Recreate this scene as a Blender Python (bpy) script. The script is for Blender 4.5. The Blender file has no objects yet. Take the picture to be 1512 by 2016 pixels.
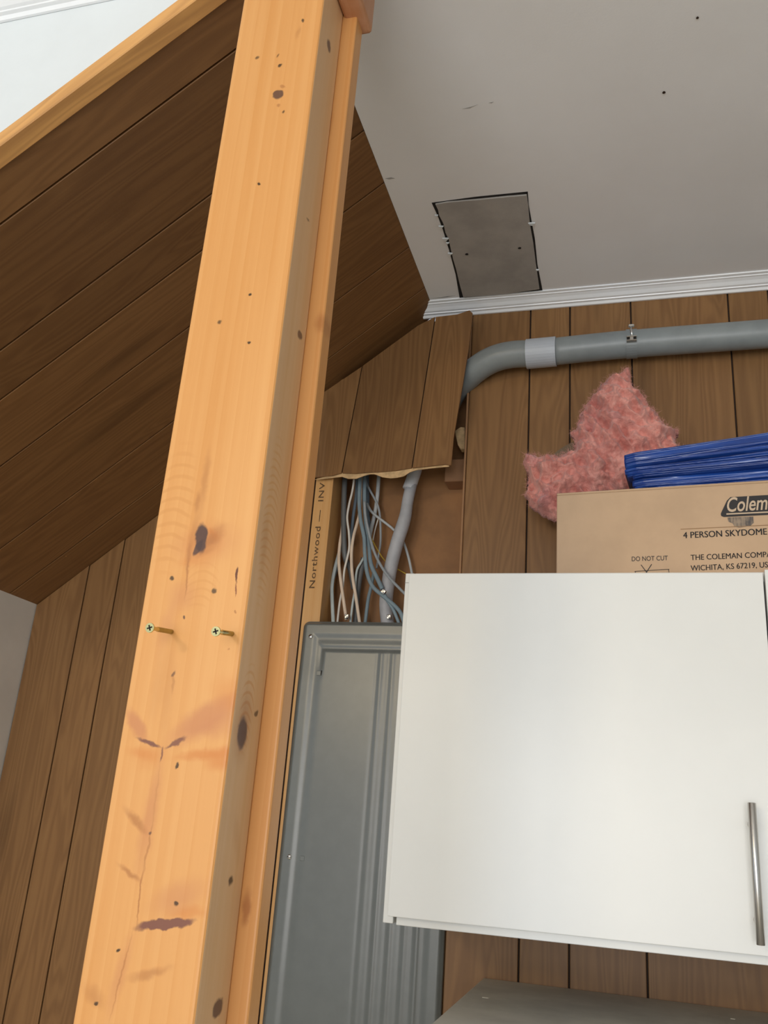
import bpy, bmesh, math, random
from mathutils import Vector, Matrix, noise
random.seed(7)
C = bpy.context.scene.collection
SC = bpy.context.scene

# ------------------------------------------------------------------ camera
CAMZ = 1.45
PIT, YAW, ROL, F = 0.33887424, -0.29198522, 0.07615186, 1725.686
_f = Vector((math.sin(YAW)*math.cos(PIT), math.cos(YAW)*math.cos(PIT), math.sin(PIT)))
_r = Vector((math.cos(YAW), -math.sin(YAW), 0)); _u = _r.cross(_f)
R_ = _r*math.cos(ROL)+_u*math.sin(ROL); U_ = -_r*math.sin(ROL)+_u*math.cos(ROL)
cam = bpy.data.cameras.new('camera'); camo = bpy.data.objects.new('camera', cam); C.objects.link(camo)
cam.sensor_fit = 'HORIZONTAL'; cam.sensor_width = 36; cam.lens = F*36/1512; cam.clip_start = .02
M = Matrix.Identity(4)
for i in range(3):
    M[i][0] = R_[i]; M[i][1] = U_[i]; M[i][2] = -_f[i]
M[2][3] = CAMZ
camo.matrix_world = M
SC.camera = camo

def P(px, py, Y):
    """measured photo point -> the point of the plane y = Y it lies on"""
    d = R_*((px-756)/F) - U_*((py-1008)/F) + _f
    d = d*(Y/d.y); return Vector((d.x, d.y, d.z+CAMZ))

# ------------------------------------------------------------------ world, lights, exposure
w = bpy.data.worlds.new('world'); SC.world = w; w.use_nodes = True
w.node_tree.nodes['Background'].inputs[0].default_value = (.80, .90, 1.0, 1)
w.node_tree.nodes['Background'].inputs[1].default_value = .78
def area(name, loc, target, sx, sy, power, col):
    l = bpy.data.lights.new(name, 'AREA'); l.shape = 'RECTANGLE'; l.size = sx; l.size_y = sy; l.energy = power; l.color = col
    o = bpy.data.objects.new(name, l); C.objects.link(o); o.location = loc
    o.rotation_euler = (Vector(target)-Vector(loc)).to_track_quat('-Z', 'Y').to_euler(); return o
area('window_daylight', (-.3, -2.9, 1.35), (-.2, 1.5, 1.7), 2.2, 1.5, 73, (1.0, .98, .955))
area('side_bluish_light', (-2.9, -1.4, 1.8), (-.9, 1.0, 2.2), 1.4, 1.3, 7, (.72, .88, 1.0))  # unseen bluish area light from the left, aimed at the stair wall
area('warm_lamp', (-1.80, -2.95, CAMZ+1.06), (-.53, 1.787, 1.76), .5, .32, 25, (1.0, .80, .50))
SC.view_settings.view_transform = 'Standard'; SC.view_settings.look = 'None'
SC.view_settings.gamma = 1; SC.view_settings.use_curve_mapping = False
SC.view_settings.exposure = -0.10

# ------------------------------------------------------------------ helpers
def new_mat(name):
    m = bpy.data.materials.new(name); m.use_nodes = True
    nt = m.node_tree; b = nt.nodes['Principled BSDF']; return m, nt, b
class G:
    def __init__(s, nt): s.nt = nt
    def n(s, t, **kw):
        x = s.nt.nodes.new(t)
        for k, v in kw.items(): setattr(x, k, v)
        return x
    def put(s, inp, v):
        if isinstance(v, bpy.types.NodeSocket): s.nt.links.new(v, inp)
        else: inp.default_value = v
    def math(s, op, a, b=None, c=None, clamp=False):
        x = s.n('ShaderNodeMath', operation=op, use_clamp=clamp); s.put(x.inputs[0], a)
        if b is not None: s.put(x.inputs[1], b)
        if c is not None: s.put(x.inputs[2], c)
        return x.outputs[0]
    def vm(s, op, a, b=None):
        x = s.n('ShaderNodeVectorMath', operation=op); s.put(x.inputs[0], a)
        if b is not None: s.put(x.inputs[1], b)
        return x.outputs['Value' if op == 'LENGTH' else 'Vector']
    def mapr(s, v, a, b, c=0., d=1., smooth=True):
        x = s.n('ShaderNodeMapRange', interpolation_type='SMOOTHSTEP' if smooth else 'LINEAR')
        for i, q in enumerate((v, a, b, c, d)): s.put(x.inputs[i], q)
        return x.outputs[0]
    def mix(s, f, a, b, mode='MIX'):
        x = s.n('ShaderNodeMix', data_type='RGBA', blend_type=mode); s.put(x.inputs[0], f); s.put(x.inputs[6], a); s.put(x.inputs[7], b)
        return x.outputs[2]
    def noise(s, vec, scale, detail=4, rough=.5, dist=0.):
        x = s.n('ShaderNodeTexNoise'); s.put(x.inputs['Vector'], vec); x.inputs['Scale'].default_value = scale
        x.inputs['Detail'].default_value = detail; x.inputs['Roughness'].default_value = rough; x.inputs['Distortion'].default_value = dist
        return x.outputs['Fac']
    def mapping(s, vec, loc=(0,0,0), rot=(0,0,0), scale=(1,1,1), typ='POINT'):
        x = s.n('ShaderNodeMapping', vector_type=typ); s.put(x.inputs['Vector'], vec)
        s.put(x.inputs['Location'], loc); s.put(x.inputs['Rotation'], rot); s.put(x.inputs['Scale'], scale)
        return x.outputs[0]
    def obj(s): return s.n('ShaderNodeTexCoord').outputs['Object']
    def bump(s, h, strength, dist, b):
        x = s.n('ShaderNodeBump'); x.inputs['Strength'].default_value = strength; x.inputs['Distance'].default_value = dist
        s.put(x.inputs['Height'], h); s.nt.links.new(x.outputs[0], b.inputs['Normal'])
def c3(r, g, b): return (r, g, b, 1)
def s2l(r, g, b):
    f = lambda v: ((v/255+.055)/1.055)**2.4 if v/255 > .04045 else v/255/12.92
    return (f(r), f(g), f(b), 1)
def plain(name, col, rough=.5, metal=0., spec=.5, var=.06, vscale=8, bump=0., bscale=200, coat=0.):
    m, nt, b = new_mat(name); g = G(nt); o = g.obj()
    nz = g.noise(o, vscale, 5, .6)
    dark = tuple(x*(1-var*2) for x in col[:3])+(1,); lite = tuple(min(1, x*(1+var)) for x in col[:3])+(1,)
    g.put(b.inputs['Base Color'], g.mix(g.mapr(nz, .3, .7), dark, lite))
    b.inputs['Roughness'].default_value = rough; b.inputs['Metallic'].default_value = metal
    b.inputs['Specular IOR Level'].default_value = spec; b.inputs['Coat Weight'].default_value = coat
    if bump: g.bump(g.noise(o, bscale, 4, .6), bump, .002, b)
    return m

def link(name, me, parent=None, loc=None):
    o = bpy.data.objects.new(name, me); C.objects.link(o)
    if parent is not None: o.parent = parent
    if loc is not None: o.location = loc
    return o
def tag(o, label=None, cat=None, group=None, kind=None):
    if label: o['label'] = label
    if cat: o['category'] = cat
    if group: o['group'] = group
    if kind: o['kind'] = kind
    return o
def empty(name, loc, label=None, cat=None, group=None, kind=None):
    o = link(name, None, None, Vector(loc)); o.empty_display_size = .05
    return tag(o, label, cat, group, kind)
def wloc(o):
    v = Vector((0, 0, 0))
    while o is not None: v += o.location; o = o.parent
    return v
def build(name, bm, mats, parent=None, origin=None, smooth=False):
    """bm is in world space; origin goes to the parent's place (or the given one)"""
    if parent is not None: org = wloc(parent); loc = None
    else: org = Vector(origin) if origin is not None else Vector((0, 0, 0)); loc = org
    bmesh.ops.recalc_face_normals(bm, faces=bm.faces)
    for v in bm.verts: v.co -= org
    me = bpy.data.meshes.new(name); bm.to_mesh(me); bm.free()
    for m in (mats if isinstance(mats, (list, tuple)) else [mats]): me.materials.append(m)
    if smooth:
        for p in me.polygons: p.use_smooth = True
    return link(name, me, parent, loc)
def box(bm, x0, x1, y0, y1, z0, z1, bev=0., seg=2, mi=0):
    vs = [bm.verts.new((x, y, z)) for x in (x0, x1) for y in (y0, y1) for z in (z0, z1)]
    fs = [bm.faces.new([vs[i] for i in q]) for q in ((0,1,3,2),(4,6,7,5),(0,4,5,1),(2,3,7,6),(0,2,6,4),(1,5,7,3))]
    for f_ in fs: f_.material_index = mi
    if bev > 0:
        es = list({e for f_ in fs for e in f_.edges})
        bmesh.ops.bevel(bm, geom=es, offset=bev, segments=seg, affect='EDGES', profile=.6)
    return fs
def prism(bm, pts, axis, a0, a1, bev=0.):
    """polygon pts (2D) extruded along axis from a0 to a1; 2D = the two other axes in xyz order"""
    def mk(p, a):
        q = list(p); q.insert(axis, a); return bm.verts.new(q)
    A = [mk(p, a0) for p in pts]; B = [mk(p, a1) for p in pts]
    fs = [bm.faces.new(A), bm.faces.new(B[::-1])]
    n = len(pts)
    for i in range(n): fs.append(bm.faces.new([A[i], B[i], B[(i+1) % n], A[(i+1) % n]]))
    bmesh.ops.recalc_face_normals(bm, faces=fs)
    if bev > 0:
        es = list({e for f_ in fs for e in f_.edges})
        bmesh.ops.bevel(bm, geom=es, offset=bev, segments=1, affect='EDGES')
    return fs
def smooth_path(pts, n=8):
    out = []
    for i in range(len(pts)-1):
        p0 = pts[max(0, i-1)]; p1 = pts[i]; p2 = pts[i+1]; p3 = pts[min(len(pts)-1, i+2)]
        for k in range(n):
            t = k/n
            out.append(.5*((2*p1)+(p2-p0)*t+(2*p0-5*p1+4*p2-p3)*t*t+(3*p1-p0-3*p2+p3)*t**3))
    out.append(pts[-1].copy()); return out
def tube(bm, pts, rad, seg=14, flat=1., cap=True):
    rings = []; up = Vector((0, 1, 0)); N = len(pts)
    for i, p in enumerate(pts):
        t = (pts[min(N-1, i+1)]-pts[max(0, i-1)]).normalized()
        a = up - t*up.dot(t)
        if a.length < 1e-4: a = Vector((1, 0, 0)) - t*t.x
        a.normalize(); b = t.cross(a); up = a
        r = rad(i/(N-1)) if callable(rad) else rad
        rings.append([bm.verts.new(p+(a*math.cos(q)*flat+b*math.sin(q))*r) for q in [2*math.pi*k/seg for k in range(seg)]])
    for i in range(N-1):
        for k in range(seg):
            bm.faces.new([rings[i][k], rings[i][(k+1) % seg], rings[i+1][(k+1) % seg], rings[i+1][k]])
    if cap: bm.faces.new(rings[0][::-1]); bm.faces.new(rings[-1])
def text_bm(s, size, mat3, shear=0., off=0., spacing=1., sx=1., extrude=0., align='LEFT'):
    cu = bpy.data.curves.new('text', 'FONT'); cu.body = s; cu.size = size; cu.shear = shear; cu.offset = off
    cu.space_character = spacing; cu.extrude = extrude; cu.align_x = align; cu.resolution_u = 4
    o = bpy.data.objects.new('text', cu); C.objects.link(o)
    me = bpy.data.meshes.new_from_object(o.evaluated_get(bpy.context.evaluated_depsgraph_get()))
    bpy.data.objects.remove(o); bpy.data.curves.remove(cu)
    bm = bmesh.new(); bm.from_mesh(me); bpy.data.meshes.remove(me)
    for v in bm.verts: v.co.x *= sx
    bm.transform(mat3); return bm

# ------------------------------------------------------------------ materials
def panel_wood(name, along='Z', tint=(1, 1, 1), rough=.42):
    """printed wood panelling: grain runs along the given axis, each plank offset at random"""
    m, nt, b = new_mat(name); g = G(nt); o = g.obj()
    rnd = g.n('ShaderNodeObjectInfo').outputs['Random']
    off = g.n('ShaderNodeCombineXYZ'); g.put(off.inputs[0], g.math('MULTIPLY', rnd, 7.)); g.put(off.inputs[2], g.math('MULTIPLY', rnd, 13.)); g.put(off.inputs[1], g.math('MULTIPLY', rnd, 3.))
    v = g.vm('ADD', o, off.outputs[0])
    st = (9, 9, .8) if along == 'Z' else (.8, 9, 9)
    fine = (90, 90, 3.) if along == 'Z' else (3., 90, 90)
    big = g.mapping(v, scale=st)
    dist = g.noise(big, 1.2, 2, .5)
    wv = g.n('ShaderNodeTexWave', wave_type='BANDS', bands_direction='X' if along == 'Z' else 'Y', wave_profile='SIN')
    g.put(wv.inputs['Vector'], g.vm('ADD', big, g.mapping(dist, scale=(5, 5, 5)))); wv.inputs['Scale'].default_value = 1.3
    wv.inputs['Distortion'].default_value = 7; wv.inputs['Detail'].default_value = 3; wv.inputs['Detail Scale'].default_value = .9
    f1 = g.noise(g.mapping(v, scale=fine), 1., 5, .65)
    f2 = g.noise(big, .5, 3, .5)
    ca = tuple(a*b for a, b in zip((.172, .084, .033), tint))+(1,); cb = tuple(a*b for a, b in zip((.285, .152, .060), tint))+(1,)
    fac = g.math('ADD', g.math('ADD', g.math('MULTIPLY', wv.outputs['Fac'], .19), g.math('MULTIPLY', f1, .45)), g.math('MULTIPLY', f2, .50))
    col = g.mix(g.mapr(fac, .32, .88, smooth=False), ca, cb)
    knot = g.noise(g.mapping(v, scale=(22, 22, 3.2) if along == 'Z' else (3.2, 22, 22)), .55, 1, .4)
    col = g.mix(g.math('MULTIPLY', g.mapr(knot, .66, .76), .35), col, tuple(a*.4 for a in ca[:3])+(1,))
    hv = g.n('ShaderNodeHueSaturation'); g.put(hv.inputs['Value'], g.math('ADD', g.math('MULTIPLY', rnd, .22), .89)); g.put(hv.inputs['Color'], col)
    g.put(b.inputs['Base Color'], hv.outputs[0]); b.inputs['Roughness'].default_value = rough
    b.inputs['Specular IOR Level'].default_value = .3
    g.bump(f1, .25, .0012, b); return m
WOOD = panel_wood('printed_wood_panelling')
WOODS = panel_wood('printed_wood_panelling_along_slope', 'X', tint=(.92, .86, .80))
GROOVE = plain('dark_groove', c3(.035, .018, .010), .8)

def pine(name, a='x', marks=(), arcs=(), base=(.69, .335, .102), streak=.5):
    """clear-coated pine; marks = (centre2D, half length, half width, angle, colour, strength, softness)"""
    m, nt, b = new_mat(name); g = G(nt); o = g.obj()
    sp = g.n('ShaderNodeSeparateXYZ'); g.put(sp.inputs[0], o)
    cb = g.n('ShaderNodeCombineXYZ'); g.put(cb.inputs[0], sp.outputs[0 if a == 'x' else 1]); g.put(cb.inputs[1], sp.outputs[2])
    uv0 = cb.outputs[0]
    wob = g.n('ShaderNodeTexNoise'); g.put(wob.inputs['Vector'], o); wob.inputs['Scale'].default_value = 90; wob.inputs['Detail'].default_value = 3
    uv = g.vm('ADD', uv0, g.mapping(g.vm('SUBTRACT', wob.outputs['Color'], (.5, .5, .5)), scale=(.006, .009, 0)))
    gr = g.noise(g.mapping(o, scale=(60, 60, 1.6)), 1., 5, .6, .3)
    gr2 = g.noise(g.mapping(o, scale=(14, 14, .7)), 1., 3, .5)
    wv = g.n('ShaderNodeTexWave', wave_type='BANDS', bands_direction='X', wave_profile='SAW')
    g.put(wv.inputs['Vector'], g.mapping(o, scale=(38, 38, 1.4))); wv.inputs['Scale'].default_value = .5; wv.inputs['Distortion'].default_value = 4.5
    wv.inputs['Detail'].default_value = 2; wv.inputs['Detail Scale'].default_value = .7
    dk = (base[0]*.89, base[1]*.80, base[2]*.68, 1); lt = (min(1, base[0]*1.04), base[1]*1.10, base[2]*1.28, 1)
    f = g.math('ADD', g.math('ADD', g.math('MULTIPLY', gr, .5), g.math('MULTIPLY', gr2, .45)), g.math('MULTIPLY', wv.outputs['Fac'], .12))
    col = g.mix(g.mapr(f, .30, .72, smooth=False), dk, lt)
    for (c, hx, hz, k, lam, p) in arcs:      # cathedral growth rings over a knot
        su = g.n('ShaderNodeSeparateXYZ'); g.put(su.inputs[0], uv0)
        du = g.math('SUBTRACT', su.outputs[0], c[0]); dv = g.math('SUBTRACT', su.outputs[1], c[1])
        ph = g.math('ADD', dv, g.math('MULTIPLY', g.math('POWER', g.math('ABSOLUTE', du), 2.), k))
        ph = g.math('ADD', ph, g.math('MULTIPLY', g.noise(o, 25, 2), .012))
        band = g.math('SINE', g.math('MULTIPLY', ph, 6.2832/lam))
        mask = g.vm('LENGTH', g.mapping(uv0, loc=(c[0], c[1], 0), scale=(hx, hz, 1), typ='TEXTURE'))
        mm = g.math('MULTIPLY', g.mapr(mask, 1., .55), g.mapr(band, .15, .95))
        col = g.mix(g.math('MULTIPLY', mm, p), col, (.60, .27, .075, 1))
    for (c, hl, hw, ang, cl, stg, soft) in marks:
        q = g.mapping(uv, loc=(c[0], c[1], 0), rot=(0, 0, ang), scale=(hl, hw, 1), typ='TEXTURE')
        d = g.vm('LENGTH', q)
        mk = g.mapr(d, 1+soft*.4, 1-soft)
        col = g.mix(g.math('MULTIPLY', mk, stg), col, cl)
    g.put(b.inputs['Base Color'], col); b.inputs['Roughness'].default_value = .42
    b.inputs['Specular IOR Level'].default_value = .35
    g.bump(gr, .15, .001, b); return m

PINE = pine('pine_plain')
PINE2 = pine('pine_stud', base=(.62, .34, .12))
WHITE_WALL = plain('white_wall_paint', c3(.72, .765, .79), .6, var=.02, vscale=5, bump=.08, bscale=60)
def ceiling_mat():
    m, nt, b = new_mat('ceiling_paint'); g = G(nt); o = g.obj()
    n1 = g.noise(o, 3., 4, .6); n2 = g.noise(o, 300, 2, .6)
    g.put(b.inputs['Base Color'], g.mix(g.mapr(n1, .3, .7), c3(.82, .81, .81), c3(.86, .855, .86)))
    b.inputs['Roughness'].default_value = .55; g.bump(n2, .12, .001, b)
    return m
CEIL = ceiling_mat()
TRIMW = plain('white_trim_gloss', c3(.90, .92, .95), .22, var=.02, spec=.6)
CABW = plain('white_cabinet', c3(.80, .80, .77), .32, var=.015, vscale=3, spec=.45)
GREYP = plain('bare_grey_plasterboard', c3(.40, .37, .34), .8, var=.07, vscale=14, bump=.2, bscale=400)
STEEL = plain('brushed_steel', c3(.55, .53, .50), .28, 1., var=.05)
CHROME = plain('zinc_screw', c3(.80, .80, .80), .18, 1., var=.02)
BRASS = plain('yellow_zinc_screw', c3(.66, .60, .30), .25, 1., var=.08, vscale=60)
BLACKM = plain('black_recess', c3(.015, .012, .010), .9)
PVC = plain('grey_plastic_conduit', c3(.235, .262, .27), .38, var=.05, vscale=18)
PVCL = plain('pale_grey_coupling', c3(.46, .50, .56), .42, var=.03)
COVER = plain('grey_enamel_steel', c3(.140, .150, .142), .29, 0., var=.03, vscale=30, spec=.6, bump=.03, bscale=700)
CARD = plain('corrugated_cardboard', c3(.55, .375, .235), .75, var=.05, vscale=6, bump=.15, bscale=120)
INK = plain('black_print', c3(.028, .025, .026), .7)
INKF = plain('smudged_print', c3(.14, .12, .105), .8, var=.3, vscale=80)
BACKB = plain('brown_hardboard', c3(.28, .130, .045), .65, var=.10, vscale=12)
TORN = plain('torn_pale_ply', c3(.62, .42, .22), .85, var=.12, vscale=60, bump=.5, bscale=150)
COUNTER = plain('grey_worktop', c3(.55, .53, .47), .5, var=.08, vscale=9)
BEIGEW = plain('beige_white_wall_paint', c3(.70, .66, .60), .6, var=.03)
FLOORM = panel_wood('floor_boards', 'X', tint=(2.2, 3.8, 7.0))  # floor out of view, boards paled to bounce light up to the ceiling

ZC = 1.183 + CAMZ          # ceiling height
YW = 1.80                  # face of the back wall
def soff_z(x): return .981 + math.tan(math.radians(37.6))*(x+.715) + CAMZ
XTOP = -.715 + (ZC-CAMZ-.981)/math.tan(math.radians(37.6))

# ------------------------------------------------------------------ the setting
bm = bmesh.new(); box(bm, -3.2, 2.6, -3.2, 2.0, -.05, -.012)
fl = tag(build('floor', bm, GROOVE), 'unseen floor of pale greyish boards, lightened for bounce', kind='structure')
x = -3.2; i = 0
while x < 2.6:
    bm = bmesh.new(); box(bm, x+.001, x+.139, -3.2, YW, -.012, 0, .001, 1); build('board', bm, FLOORM, fl); x += .14
# ceiling with an opening over the stairs
bm = bmesh.new(); box(bm, XTOP, 2.6, .84, 1.95, ZC, ZC+.08); box(bm, -3.2, 2.6, -3.2, .9, ZC, ZC+.08)
# scratches and nail dimples in the paint
ce = tag(build('ceiling', bm, CEIL), 'flat off-white painted ceiling with scuffs and pin holes', kind='structure')
for px, py, r in ((1307, 181, .0028), (1373, 34, .0022)):
    z = ZC; d = R_*((px-756)/F)-U_*((py-1008)/F)+_f; d = d*((ZC-CAMZ)/d.z)
    bm = bmesh.new(); bmesh.ops.create_cone(bm, cap_ends=True, segments=10, radius1=r, radius2=r*.6, depth=.0016, matrix=Matrix.Translation((d.x, d.y, ZC-.0006)))
    build('pin_hole', bm, GROOVE, ce)
def on_ceiling(px, py, z=ZC):
    d = R_*((px-756)/F)-U_*((py-1008)/F)+_f; d = d*((z-CAMZ)/d.z); return (d.x, d.y)
# the plasterboard patch let into the ceiling, its ragged dark gap
hole = [(850,399),(938,387),(1039,377),(1041,404),(1046,432),(1053,470),(1058,520),(1068,571),(1000,581),(905,587),(897,540),(885,495),(872,452),(862,425)]
bm = bmesh.new(); prism(bm, [on_ceiling(*p) for p in hole], 2, ZC-.0008, ZC+.001); build('patch_gap', bm, BLACKM, ce)
pat = [(857,402),(880,398),(940,393),(1000,387),(1037,384),(1040,404),(1043,440),(1050,480),(1055,520),(1062,569),(1000,578),(912,585),(905,560),(898,530),(892,510),(887,488),(883,470),(877,458),(873,440),(865,425),(862,412)]
bm = bmesh.new(); prism(bm, [on_ceiling(*p, ZC-.003) for p in pat], 2, ZC-.004, ZC+.001, .0006)
tag(build('ceiling_patch', bm, GREYP, ce), 'bare grey plasterboard patch')
for px, py in ((919, 500), (1023, 488)):
    q = on_ceiling(px, py, ZC-.004)
    bm = bmesh.new(); bmesh.ops.create_cone(bm, cap_ends=True, segments=10, radius1=.0036, radius2=.003, depth=.002, matrix=Matrix.Translation((q[0], q[1], ZC-.0042)) @ Matrix.Diagonal((1, .8, 1, 1)))
    build('screw_hole', bm, BLACKM, ce)
for k, (px, py) in enumerate(((859,424),(868,446),(877,470),(881,478),(886,499),(1046,440),(1058,531))):   # crumbs of torn paper along the cut
    q = on_ceiling(px, py, ZC-.004); s = .003+.0015*(k % 3)
    bm = bmesh.new(); prism(bm, [(q[0]-s, q[1]-s*.6), (q[0]+s*1.3, q[1]-s*.2), (q[0]+s*.2, q[1]+s), (q[0]-s*.7, q[1]+s*.5)], 2, ZC-.0056, ZC-.003)
    build('torn_paper', bm, WHITE_WALL, ce)

SCUFF = plain('grey_scuff', c3(.42, .41, .40), .7)
for pts_ in (((910,214),(930,209),(941,205),(925,213)), ((758,351),(770,349),(778,351),(766,353)), ((962,202),(972,200),(968,203)), ((845,588),(880,583),(897,581),(880,585))):
    bm = bmesh.new(); prism(bm, [on_ceiling(*p) for p in pts_], 2, ZC-.0004, ZC); build('paint_scuff', bm, SCUFF, ce)
# back wall: sheathing and planks with recessed grooves
bm = bmesh.new()
box(bm, -1.6, -.7165, YW+.008, YW+.03, 0, ZC); box(bm, -.357, 2.6, YW+.008, YW+.03, 0, ZC)
box(bm, -.7165, -.357, YW+.008, YW+.03, 0, CAMZ-.47)
box(bm, -1.6, 2.6, YW+.13, YW+.15, 0, ZC)
wb = tag(build('wall_back', bm, GROOVE), 'back wall clad in brown wood-grain panelling planks', kind='structure')
def plank(x0, x1, z0, z1a, z1b=None, y=YW, parent=wb):
    z1b = z1a if z1b is None else z1b
    bm = bmesh.new(); g_ = .0017
    prism(bm, [(x0+g_, z0), (x1-g_, z0), (x1-g_, z1b), (x0+g_, z1a)], 1, y, y+.0078, .0009)
    return build('plank', bm, WOOD, parent)
gx = [-.357, -.218, -.127, .009, .217, .30, .44, .53, .66, .86, .99, 1.08, 1.22, 1.43, 1.52, 1.66, 1.86, 2.0, 2.2, 2.4, 2.6]
for a, b_ in zip(gx, gx[1:]): plank(a, b_, 0, ZC)
gl = [-1.414, -1.284, -1.198, -1.07, -.985, -.86, -.7165]
for a, b_ in zip(gl, gl[1:]): plank(a, b_, 0, soff_z(a)-.002, soff_z(b_)-.002)
for a, b_ in ((-.7165, -.60), (-.60, -.48), (-.48, -.357)): plank(a, b_, 0, CAMZ-.475)
# inside the open stud bay
bm = bmesh.new(); box(bm, -.7165, -.357, YW+.085, YW+.095, CAMZ-.47, ZC); build('backing_board', bm, BACKB, wb)
bm = bmesh.new(); box(bm, -.362, -.3574, YW-.0005, YW+.0075, CAMZ-.47, ZC-.02, .0008, 1); tag(build('cut_edge', bm, plain('raw_ply_edge', c3(.36, .19, .09), .8), wb), 'pale raw edge of the cut panelling')
# brown wall under the cabinet, right of the electrical cover: one smooth board, no grooves
bm = bmesh.new(); box(bm, -.357, -.335, YW+.0075, YW+.12, 0, ZC); build('stud', bm, PINE2, wb)
bm = bmesh.new(); box(bm, -.412, -.36, YW+.03, YW+.085, CAMZ+.745, CAMZ+.80, .002, 1); tag(build('blocking', bm, plain('brown_timber', c3(.30, .15, .07), .7), wb), 'horizontal brown timber block in the bay')
pts = [P(*p, YW+.025) for p in ((897,853),(909,845),(917,846),(917,888),(909,889),(903,880))]
bm = bmesh.new(); prism(bm, [(p.x, p.z) for p in pts], 1, YW+.012, YW+.03, .001); tag(build('torn_scrap', bm, TORN, wb), 'pale torn scrap in the gap')

# stud with the mill stamp
st = empty('stud_face', (-.694, YW+.004, CAMZ-.47)); st.name = 'wall_stud'
st.parent = wb
bm = bmesh.new(); box(bm, -.7155, -.672, YW+.004, YW+.088, CAMZ-.47, ZC-.02, .002, 2)
stud = build('stud_timber', bm, PINE2, st); tag(st, 'bare timber stud with a dark mill stamp')
a0 = P(611, 1158, YW+.004); a1 = P(634, 950, YW+.004)
L = (a1-a0).length; xm = -.700
mt = Matrix.Translation((xm+.008, YW+.0032, a0.z)) @ Matrix(((0, -1, 0, 0), (0, 0, -1, 0), (1, 0, 0, 0), (0, 0, 0, 1)))
bm = text_bm('Northwood —  INV', .0185, mt, off=.0002, spacing=1.12)
zs = [v.co.z for v in bm.verts]; k = L/(max(zs)-min(zs)); z0 = min(zs)
for v in bm.verts: v.co.z = a0.z+(v.co.z-z0)*k
build('stamp_lettering', bm, plain('stamp_ink', c3(.16, .085, .035), .8, var=.35, vscale=120), st)

# white left wall under the slope, stair wall above the slope
bm = bmesh.new(); prism(bm, [(.80, 0), (YW+.03, 0), (YW+.03, soff_z(-1.414)), (.80, soff_z(-1.414))], 0, -1.46, -1.4145)
tag(build('wall_left', bm, BEIGEW), 'off-white wall end under the low side of the slope', kind='structure')
bm = bmesh.new(); prism(bm, [(-3.2, soff_z(-3.2)+.012), (XTOP-.015, ZC), (-3.2, ZC+.0)], 1, .8402, .90)
tag(build('wall_stair', bm, WHITE_WALL), 'bright white painted wall above the sloping pine edge strip', kind='structure')
bm = bmesh.new(); box(bm, 2.6, 2.66, -3.2, 2.0, 0, ZC); tag(build('wall_right', bm, WHITE_WALL), 'white side wall of the room', kind='structure')

# sloping soffit planks
SA = math.radians(37.6)
so = link('ceiling_slope', None, None, Vector((XTOP, 0, ZC))); so.rotation_euler = (0, -SA, 0)
tag(so, 'sloping underside of the stairs clad in dark wood-grain planks', kind='structure')
gy = [.832, .912, 1.107, 1.198, 1.338, 1.545, 1.70, YW+.02]
def local_box(name, x0, x1, y0, y1, z0, z1, mat, parent, bev=.0009):
    bm = bmesh.new(); box(bm, x0, x1, y0, y1, z0, z1, bev, 1)
    me = bpy.data.meshes.new(name); bmesh.ops.recalc_face_normals(bm, faces=bm.faces); bm.to_mesh(me); bm.free(); me.materials.append(mat)
    return link(name, me, parent)
for a, b_ in zip(gy, gy[1:]): local_box('plank', -2.6, .0, a+.0016, b_-.0016, 0, .008, WOODS, so)
local_box('sheathing', -2.6, .005, .832, YW+.02, .008, .02, GROOVE, so)
# pine edge strip along the front of the slope
ts = link('trim_1', None, None, Vector((XTOP, 0, ZC))); ts.rotation_euler = (0, -SA, 0)
tag(ts, 'pale pine strip along the front edge of the slope', kind='structure')
PINEX = panel_wood('pine_strip_wood', 'X', tint=(2.9, 2.95, 2.6), rough=.45)
local_box('edge_strip', -2.6, -.02, .808, .838, -.004, .020, PINEX, ts, .0015)

# crown mouldings (ogee profile swept along x)
def crown(name, x0, x1, y, z, p=.046, h=.022, label=None):
    prof = [(0, 0), (0, -h), (-.004, -h), (-.008, -h+.0045), (-.014, -h+.005), (-.015, -h+.007), (-.020, -h+.008), (-.027, -h+.013), (-.034, -.006), (-.038, -.0055), (-.039, -.0038), (-p, -.003), (-p, 0)]
    bm = bmesh.new(); prism(bm, [(y+a, z+b2) for a, b2 in prof], 0, x0, x1)
    return tag(build(name, bm, TRIMW), label, kind='structure')
crown('trim_2', XTOP-.025, 2.6, YW-.0005, ZC, label='white crown moulding between the ceiling and the panelled back wall')
crown('trim_3', -3.2, -.48, .8395, ZC, p=.05, h=.026, label='white crown moulding at the top of the white stair wall')

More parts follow.
